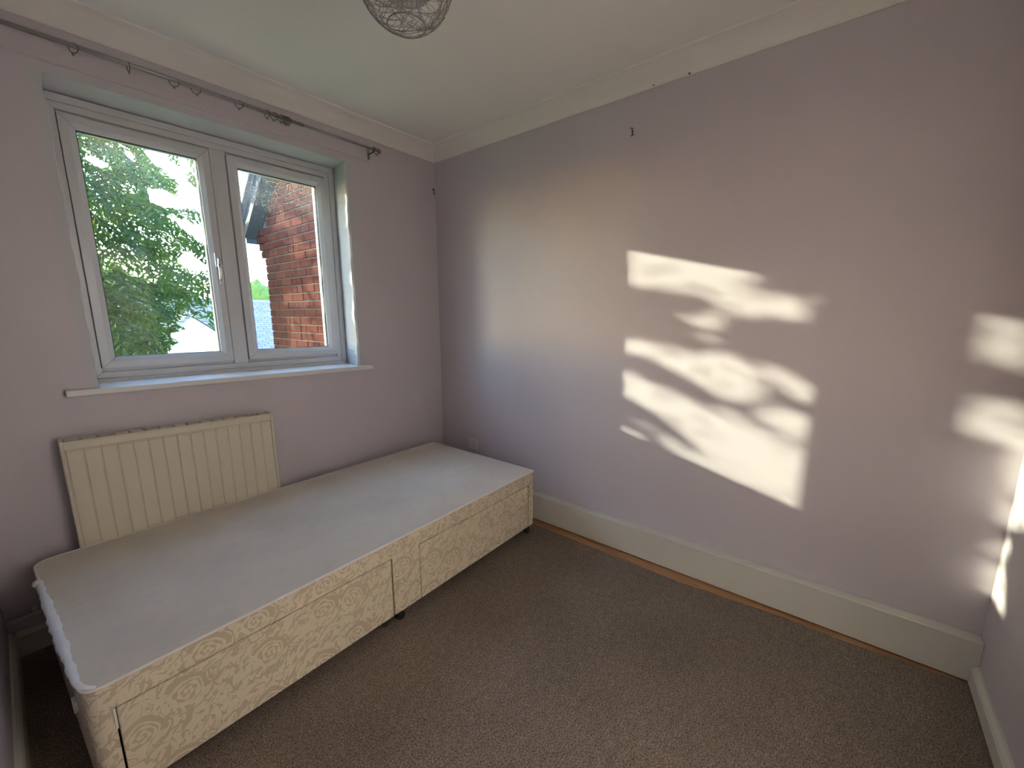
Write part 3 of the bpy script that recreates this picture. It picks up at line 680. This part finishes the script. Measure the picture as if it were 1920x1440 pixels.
# --- neighbouring brick wing
WX = -0.20; WYF = 2.47; SL = 0.87
def under(y): return 2.244 + (2.42-y)*SL               # soffit line on the wing's gable
BW = tag(empty('brick_wing', (0.6, 1.4, GZ)), 'red brick gable wing with dark verge seen through the fixed pane', 'building')
MB().prism([(0.31,GZ),(WYF-0.008,GZ),(WYF-0.008,under(WYF)-0.02),(0.31,under(0.31)-0.02)], lambda p, q, t: (t, p, q), WX+0.008, 2.2).obj('wall', 'mortar', BW)
MB().prism([(0.312,GZ),(WYF,GZ),(WYF,0.60),(0.312,0.60)], lambda p, q, t: (t, p, q), WX, WX+0.02).obj('lower_wall', 'brick_wall', BW)
MB().prism([(0.312,0.602),(0.80,0.602),(0.80,under(0.80)-0.03),(0.312,under(0.312)-0.03)], lambda p, q, t: (t, p, q), WX, WX+0.02).obj('near_wall', 'brick_wall', BW)
bl, bh = 0.215, 0.065
bm_full = {}
def brick_mesh(L):
    key = round(L, 3)
    if key not in bm_full:
        c = 0.003
        m = MB(); x1 = 0.05
        m.add([(0,c,c),(0,L-c,c),(0,L-c,bh-c),(0,c,bh-c),(c,0,0),(c,L,0),(c,L,bh),(c,0,bh),(x1,0,0),(x1,L,0),(x1,L,bh),(x1,0,bh)],
              [(0,1,2,3),(0,4,5,1),(1,5,6,2),(2,6,7,3),(3,7,4,0),(4,8,9,5),(5,9,10,6),(6,10,11,7),(7,11,8,4)])
        bm_full[key] = m.mesh('brick', 'brick_clay')
    return bm_full[key]
def put_brick(x, y, z, L):
    o = bpy.data.objects.new('brick', brick_mesh(L)); COL.objects.link(o); o.location = (x, y, z); set_parent(o, BW)
rng = random.Random(5)
for r in range(30):
    z = 0.607+r*0.075; ytop = 2.42-(z+bh-2.244)/SL-0.01
    y = WYF
    seq = (0.1025,) if r % 2 else (0.215,)
    L = seq[0]; course = r % 4
    while y-L > 0.80:
        if y-L < ytop:
            LL_ = L; ya = y
            if y > ytop: LL_ = L-(y-ytop); ya = ytop
            if LL_ > 0.05: put_brick(WX+rng.uniform(-0.002, 0.002), ya-LL_, z, round(LL_/0.0125)*0.0125 if LL_ != L else L)
        y -= L+0.010
        L = 0.215 if not (r % 5 == 2 and rng.random() < 0.8) else 0.1025
    if y-0.80 > 0.06: put_brick(WX, 0.80, z, round((y-0.80)/0.0125)*0.0125)
# corbelled corner under the eaves
for i in range(4):
    z = 1.882+i*0.075; e = 0.036*(i+1)
    put_brick(WX-0.012, WYF+0.002, z+0.0, round((e)/0.0125)*0.0125+0.01)
# soffit, verge and roof
RX = WX-0.12
def ln(y, dz): return under(y)+dz
ye, yr = 2.64, 0.31
MB().prism([(ye,ln(2.64,0.0)+0.03),(ye-0.03,ln(2.61,0.0)),(yr,ln(yr,0.0)),(yr,ln(yr,0.16)),(ye,ln(ye,0.16))], lambda p, q, t: (t, p, q), RX, RX+0.022).obj('barge_board', 'barge_paint', BW)
MB().prism([(ye-0.005,ln(ye,0.012)),(yr,ln(yr,0.012)),(yr,ln(yr,0.03)),(ye-0.005,ln(ye,0.03))], lambda p, q, t: (t, p, q), RX+0.022, 2.2).obj('soffit', 'barge_paint', BW)
MB().box(RX+0.022, 2.2, ye-0.02, ye, ln(ye,-0.02), ln(ye,0.15)).obj('fascia', 'barge_paint', BW)
MB().prism([(ye+0.05,ln(ye+0.05,0.162)),(yr,ln(yr,0.162)),(yr,ln(yr,0.18)),(ye+0.05,ln(ye+0.05,0.18))], lambda p, q, t: (t, p, q), RX-0.01, 2.2).obj('roof_deck', 'tile_slate', BW)
ang = math.atan(SL)
mt = MB().add([(0,0,0),(0.165,0,0),(0.165,-0.265,0),(0,-0.265,0),(0,0,0.012),(0.165,0,0.012),(0.165,-0.265,0.012),(0,-0.265,0.012)],
              [(3,2,1,0),(4,5,6,7),(0,1,5,4),(1,2,6,5),(2,3,7,6),(3,0,4,7)]).mesh('roof_tile', 'tile_slate')
for i in range(26):
    yy = ye+0.07-i*0.10*math.cos(ang)
    for c in range(3):
        o = bpy.data.objects.new('roof_tile', mt); COL.objects.link(o)
        o.location = (RX-0.035+c*0.168+(0.0 if i % 2 else -0.006), yy, ln(yy, 0.195)); o.rotation_euler = (-ang+0.06, 0, 0)
        set_parent(o, BW)
# --- white rendered house beyond, with a long tiled roof
H = tag(empty('rendered_house', (2, 15, GZ)), 'white rendered house with grey tiled roof far beyond the tree', 'house')
MB().box(-5, 12, 12.9, 18.6, GZ, -0.30).obj('wall', 'render_white', H)
def roof_slab(p0, p1, p2, p3, th):
    return MB().add([p0, p1, p2, p3]+[(a, b, c+th) for a, b, c in (p0, p1, p2, p3)], [(3,2,1,0),(4,5,6,7),(0,1,5,4),(1,2,6,5),(2,3,7,6),(3,0,4,7)])
roof_slab((-5.2,12.55,-0.45),(12.2,12.55,-0.45),(12.2,15.75,1.66),(-5.2,15.75,1.66),0.10).obj('roof', 'roof_tile', H)
roof_slab((12.2,18.95,-0.45),(-5.2,18.95,-0.45),(-5.2,15.75,1.66),(12.2,15.75,1.66),0.10).obj('roof', 'roof_tile', H)
MB().tube([(-5.2,15.75,1.76),(12.2,15.75,1.76)], 0.09, 8).obj('ridge', 'tile_slate', H)
gx, gy, ga = 1.50, 12.35, 1.24
MB().prism([(gx-2.0,GZ),(gx+2.0,GZ),(gx+2.0,ga-1.62),(gx,ga),(gx-2.0,ga-1.62)], lambda p, q, t: (p, t, q), gy, gy+2.5).obj('gable_wall', 'render_white', H)
for s in (-1, 1):
    P = [(gx, ga+0.02), (gx+s*2.15, ga+0.02-2.15*0.81), (gx+s*2.15, ga+0.12-2.15*0.81), (gx, ga+0.12)]
    MB().prism(P, lambda p, q, t: (p, t, q), gy-0.08, gy+2.6).obj('gable_roof', 'roof_tile', H)
# distant trees over the ridge
def blob_tree(name, c, r, label, seed):
    rg = random.Random(seed); T = tag(empty(name, (c[0], c[1], GZ)), label, 'tree')
    bm = bmesh.new()
    for _ in range(9):
        q = Vector(c)+Vector((rg.uniform(-1,1)*r[0], rg.uniform(-1,1)*r[1], rg.uniform(-0.5,0.6)*r[2]))
        res = bmesh.ops.create_icosphere(bm, subdivisions=3, radius=min(r)*rg.uniform(0.55,0.9), matrix=Matrix.Translation(q))
        for v in res['verts']:
            d = (v.co-q); v.co = q+d*(1+0.16*math.sin(v.co.x*5.1+v.co.z*7)+0.12*math.sin(v.co.y*9+v.co.z*11)+rg.uniform(-.06,.06))
    me = bpy.data.meshes.new('crown'); bm.to_mesh(me); bm.free(); me.materials.append(MATS['hedge_green'])
    o = bpy.data.objects.new('crown', me); COL.objects.link(o); o['kind'] = 'stuff'; set_parent(o, T)
    MB().tube([(c[0], c[1], GZ), (c[0], c[1], c[2])], 0.25, 8).obj('trunk', 'bark', T)
blob_tree('distant_tree', (8.9, 27, 1.4), (1.9, 1.5, 1.5), 'sunlit yellow-green distant tree behind the tiled ridge beside the brick wing', 1)
blob_tree('distant_tree', (1.6, 26, 1.6), (2.6, 1.5, 1.5), 'distant green tree behind the rendered house, glimpsed through the leaves', 2)
MB().tube([(-8+2.4*i, 9.0+0.1*i, 5.6-0.02*i-0.25*math.sin(PI*i/10)) for i in range(11)], 0.02, 5).obj('overhead_cable', 'cable_black', H)  # overhead wire clear of the house, only grouped under it

# ---------------------------------------------------------------- the leafy tree
def C5(pts): return [(1120+x/2.4833, 420+y/2.4833) for x, y in pts]
BR_PX = [C5(p) for p in (
 [(150,110),(560,157),(740,220),(752,270),(722,290),(772,365),(798,400),(765,432),(640,428),(545,385),(500,335),(350,322),(280,292),(140,290)],
 [(780,340),(830,320),(950,360),(975,410),(960,440),(870,450),(800,400)],
 [(390,430),(540,410),(590,440),(570,480),(510,495)], [(470,510),(560,535),(545,555),(480,530)],
 [(215,575),(300,555),(470,605),(520,605),(570,595),(640,615),(725,680),(785,770),(760,812),(680,828),(600,818),(480,748),(380,692),(240,618)],
 [(750,650),(840,670),(930,720),(1075,800),(1060,865),(900,805),(840,740)],
 [(100,545),(220,540),(215,598),(100,600)],
 [(90,672),(180,698),(200,728),(330,768),(470,838),(475,873),(560,878),(560,848),(640,878),(700,918),(830,978),(940,1038),(1000,1068),(1040,1100),(1040,1340),(1000,1375),(870,1318),(700,1224),(600,1134),(520,1074),(450,1024),(300,894),(90,775)],
 [(730,870),(800,845),(900,865),(1070,955),(1060,1025),(900,1002),(780,922)],
 [(285,1000),(330,980),(435,1060),(440,1095),(340,1060)], [(435,1100),(500,1075),(595,1098),(615,1137),(560,1160),(480,1135)],
 [(100,935),(235,1000),(210,1015),(100,965)], [(575,1155),(685,1200),(695,1232),(600,1195)], [(175,915),(275,950),(250,975)], [(1010,350),(1075,335),(1070,390)])]
BR_PX += [[(1850,590),(1925,585),(1925,640),(1850,622)], [(1835,640),(1925,640),(1925,700),(1835,672)], [(1780,745),(1930,760),(1930,845),(1780,800)]]
BRIGHT_R = [[(lambda q: (q.y, q.z))(unp(x, y, 0, 0.0)) for x, y in poly] for poly in BR_PX]
BK_PX = [[(1852,1120),(1862,1065),(1884,1065),(1884,1140),(1868,1165)], [(1885,990),(1895,920),(1912,840),(1935,830),(1935,990)], [(1872,1040),(1890,1010),(1896,1030),(1880,1060)]]
BRIGHT_B = [[(lambda q: (q.x, q.z))(unp(x, y, 1, YB)) for x, y in poly] for poly in BK_PX]
W_PX_ = [[(500,415),(512,398),(528,402),(527,418),(506,422)], [(530,417),(545,408),(562,416),(545,424)], [(546,455),(556,452),(562,478),(550,476)], [(556,470),(592,462),(594,472),(560,476)],
         [(590,498),(602,492),(602,510),(594,512)], [(545,553),(570,540),(600,530),(602,565),(546,566)], [(540,600),(545,598),(556,622),(550,622)], [(552,622),(575,618),(580,650),(552,650)], [(590,610),(608,606),(610,640),(596,636)], [(560,600),(572,598),(575,612),(565,612)]]
W_PX_ = [[(cx+(x-cx)*1.5, cy+(y-cy)*1.5) for x, y in p] for p in W_PX_ for cx, cy in [(sum(a for a, _ in p)/len(p), sum(b for _, b in p)/len(p))]]
BRIGHT_W = [[(lambda q: (q.y, q.z))(unp(x, y, 0, WX)) for x, y in poly] for poly in W_PX_]
R2 = lambda pts: [(140+x/3.131, 230+y/3.131) for x, y in pts]
SKY_PX = [R2(p) for p in (
 [(425,165),(540,185),(555,235),(590,260),(615,270),(640,205),(660,215),(665,290),(640,300),(650,350),(690,380),(722,385),(748,515),(640,498),(530,498),(445,465),(430,385),(475,400),(540,405),(590,440),(640,405),(600,325),(520,262),(425,190)],
 [(560,545),(650,585),(745,612),(765,715),(700,668),(620,602)],
 [(690,1145),(770,1180),(825,1235),(845,1360),(545,1360),(600,1300),(640,1305),(565,1245),(665,1210),(600,1180),(650,1140)],
 [(600,800),(660,775),(720,800),(770,840),(770,870),(640,840)], [(300,160),(350,200),(340,215),(300,190)], [(80,190),(170,240),(200,260),(150,265),(70,215)])]
def inpoly(x, y, poly):
    c = False; j = len(poly)-1
    for i in range(len(poly)):
        xi, yi = poly[i]; xj, yj = poly[j]
        if (yi > y) != (yj > y) and x < (xj-xi)*(y-yi)/(yj-yi)+xi: c = not c
        j = i
    return c
def bbx(polys): return [(p, min(a for a, _ in p), max(a for a, _ in p), min(b for _, b in p), max(b for _, b in p)) for p in polys]
BRIGHT_R, BRIGHT_B, BRIGHT_W, SKYP = bbx(BRIGHT_R), bbx(BRIGHT_B), bbx(BRIGHT_W), bbx(SKY_PX)
def hit(x, y, polys):
    for p, a, b, c, d in polys:
        if a <= x <= b and c <= y <= d and inpoly(x, y, p): return True
    return False
def blocked(P):
    """True where a leaf would close one of the sunny gaps or sky gaps of the crown."""
    t = -P.x; y, z = P.y+SUN.y*t, P.z+SUN.z*t
    if y > YB:
        if hit(y, z, BRIGHT_R): return True
    else:
        t = (P.y-YB)/2.18; x, z = P.x+t, P.z+SUN.z*t
        if hit(x, z, BRIGHT_B): return True
    t = WX-P.x
    if t > 0 and hit(P.y+SUN.y*t, P.z+SUN.z*t, BRIGHT_W): return True
    if P.x > -0.375: return True
    if P.y > 0.6:
        u, v = prj(P)
        if hit(u, v, SKYP): return True
    return False
LEAF_P = [(0,0), (0.30,0.80), (0.66,0.72), (1.0,0), (0.66,-0.72), (0.30,-0.80)]
def leaflet(base, d, n, L, Wd):
    s = d.cross(n).normalized(); out = []
    for u, w in LEAF_P:
        out.append(base+d*(L*u)+s*(Wd*w)-n*(L*0.10*u*u)+n*(abs(w)*Wd*0.30))
    return out
def frond(rg, L=0.42, pairs=7):
    """list of leaflets (6 points each) and rachis points of one compound leaf, drooping along +x"""
    lf = []; ra = []
    for i in range(9):
        t = i/8; ra.append(Vector((L*t*(1-0.12*t), 0, -L*0.42*t*t)))
    for i in range(pairs):
        t = 0.16+0.80*i/(pairs-0.5); p = Vector((L*t*(1-0.12*t), 0, -L*0.42*t*t))
        for s in (-1, 1):
            d = Vector((0.55+rg.uniform(-.12,.12), s*0.85, -0.28+rg.uniform(-.25,.18))).normalized()
            n = Vector((0.15+rg.uniform(-.3,.3), -s*0.1+rg.uniform(-.35,.35), 1)).normalized()
            lf.append(leaflet(p, d, n, L*rg.uniform(0.20,0.26), 0.0155*rg.uniform(0.85,1.2)))
    lf.append(leaflet(ra[-1], Vector((0.8, 0, -0.6)).normalized(), Vector((0.5, 0, 0.8)).normalized(), L*0.24, 0.016))
    return lf, ra
FACES6 = [(0,1,2,3), (0,3,4,5)]
rg = random.Random(21)
variants = [frond(rg) for _ in range(7)]
vmesh = []
for lf, ra in variants:
    m = MB(); m.tube(ra, [0.0022*(1-0.6*i/8) for i in range(9)], 3)
    for l in lf: m.add(l, FACES6)
    vmesh.append(m.mesh('leaf', 'leaf_green'))
TR = tag(empty('leafy_tree', (-3.1, 6.2, GZ)), 'green tree with long feathery compound leaves close outside the opening casement', 'tree')
cc, cr = Vector((-2.35, 4.1, 1.55)), Vector((2.15, 1.75, 2.5))
cands = []
while len(cands) < 2700:
    u = Vector((rg.uniform(-1,1), rg.uniform(-1,1), rg.uniform(-1,1)))
    q = u.length
    if q > 1 or q < 0.35: continue
    P = cc+Vector((u.x*cr.x, u.y*cr.y, u.z*cr.z))
    if P.y < 1.6 or P.x > -0.30: continue
    out = Vector((u.x, u.y*0.8, u.z*0.25)); a = math.atan2(out.y, out.x)+rg.gauss(0, 0.7)
    tilt = rg.gauss(0.10, 0.35)
    cands.append((P, a, tilt, rg.gauss(0, 0.35), rg.uniform(0.8, 1.2), rg.randrange(7)))
# mostly unseen leaf spray added across the sun path to shape the room's shadows
for _ in range(4200):
    y0, z0 = rg.uniform(-3.6, -1.30), rg.uniform(0.30, 1.75); xd = rg.uniform(1.75, 2.6)
    P = Vector((-xd, y0+2.18*xd, z0+0.557*xd))
    if P.y < 1.0: continue
    cands.append((P, rg.uniform(0, 2*PI), rg.gauss(0.3, 0.5), rg.gauss(0, 0.6), rg.uniform(0.28, 0.5), rg.randrange(7)))
for _ in range(1000):
    P = Vector((rg.uniform(-1.95, -0.45), rg.uniform(2.5, 4.8), rg.uniform(0.2, 3.7)))
    cands.append((P, rg.gauss(0.2, 0.8), rg.gauss(0.15, 0.35), rg.gauss(0, 0.35), rg.uniform(0.75, 1.1), rg.randrange(7)))
good, part = [], []
for c in cands:
    P, a, ti, ro, sc, vi = c
    M = Matrix.Translation(P) @ Matrix.Rotation(a, 4, 'Z') @ Matrix.Rotation(ti, 4, 'Y') @ Matrix.Rotation(ro, 4, 'X') @ Matrix.Scale(sc, 4)
    lf = [[M @ p for p in l] for l in variants[vi][0]]
    keep = []
    for l in lf:
        cen = (l[0]+l[3])/2
        if not (blocked(cen) or any(blocked(cen.lerp(l[k], 0.72)) for k in range(6))): keep.append(l)
        elif sc < 0.55 and cen.y > 1.0 and rg.random() < 0.035 and not hit(*prj(cen), SKYP) and cen.x < -0.45: keep.append(l)     # sparse leaves kept in the sunny gaps to dim the light patches
    ra = [M @ p for p in variants[vi][1]]
    u, v = prj(P)
    if max(q.x for q in ra) > -0.375: ra = ra[:2]
    if len(keep) == len(lf) and 110 < u < 430 and 200 < v < 720 and c[0].y > 0: good.append((( P-CAM).length, M, vi, keep, ra))
    elif len(keep) >= 3: part.append((keep, ra, len(keep) == len(lf)))
good.sort(key=lambda g: g[0])
for g in good[:300]:
    o = bpy.data.objects.new('leaf', vmesh[g[2]]); COL.objects.link(o); o.parent = TR
    o.matrix_basis = Matrix.Translation(-TR.location) @ g[1]
fo = MB()
for keep, ra, full in part+[(g[3], g[4], True) for g in good[300:]]:
    if full: fo.tube(ra, 0.0018, 3, caps=False)
    for l in keep: fo.add(l, FACES6)
me = bpy.data.meshes.new('foliage'); me.from_pydata([tuple(v) for v in fo.v], [], fo.f); me.update(); me.materials.append(MATS['leaf_green'])
fobj = bpy.data.objects.new('foliage', me); COL.objects.link(fobj); fobj['kind'] = 'stuff'; set_parent(fobj, TR)
# trunk and limbs
tb = Vector((-3.1, 6.2, GZ))
MB().tube([tb, tb+Vector((0.05,-0.02,1.4)), tb+Vector((0.0,0.05,2.8)), tb+Vector((0.08,-0.05,4.2)), tb+Vector((0.15,-0.1,5.6))], [0.17,0.14,0.12,0.09,0.03], 12).obj('trunk', 'bark', TR, smooth=True)
for (z, e) in ((2.6, (1.6,-2.4,0.1)), (3.1, (2.3,-1.9,1.0)), (3.7, (1.8,-2.6,1.2)), (4.2, (2.1,-1.7,1.5)), (2.9, (2.2,-2.9,-0.3)), (3.5, (-1.2,0.6,1.2))):
    a = tb+Vector((0.03, 0, z)); e = Vector(e)
    MB().tube([a, a+e*0.35+Vector((0,0,0.10)), a+e*0.7+Vector((0,0,0.12)), a+e], [0.045,0.030,0.018,0.006], 7).obj('branch', 'bark', TR, smooth=True)
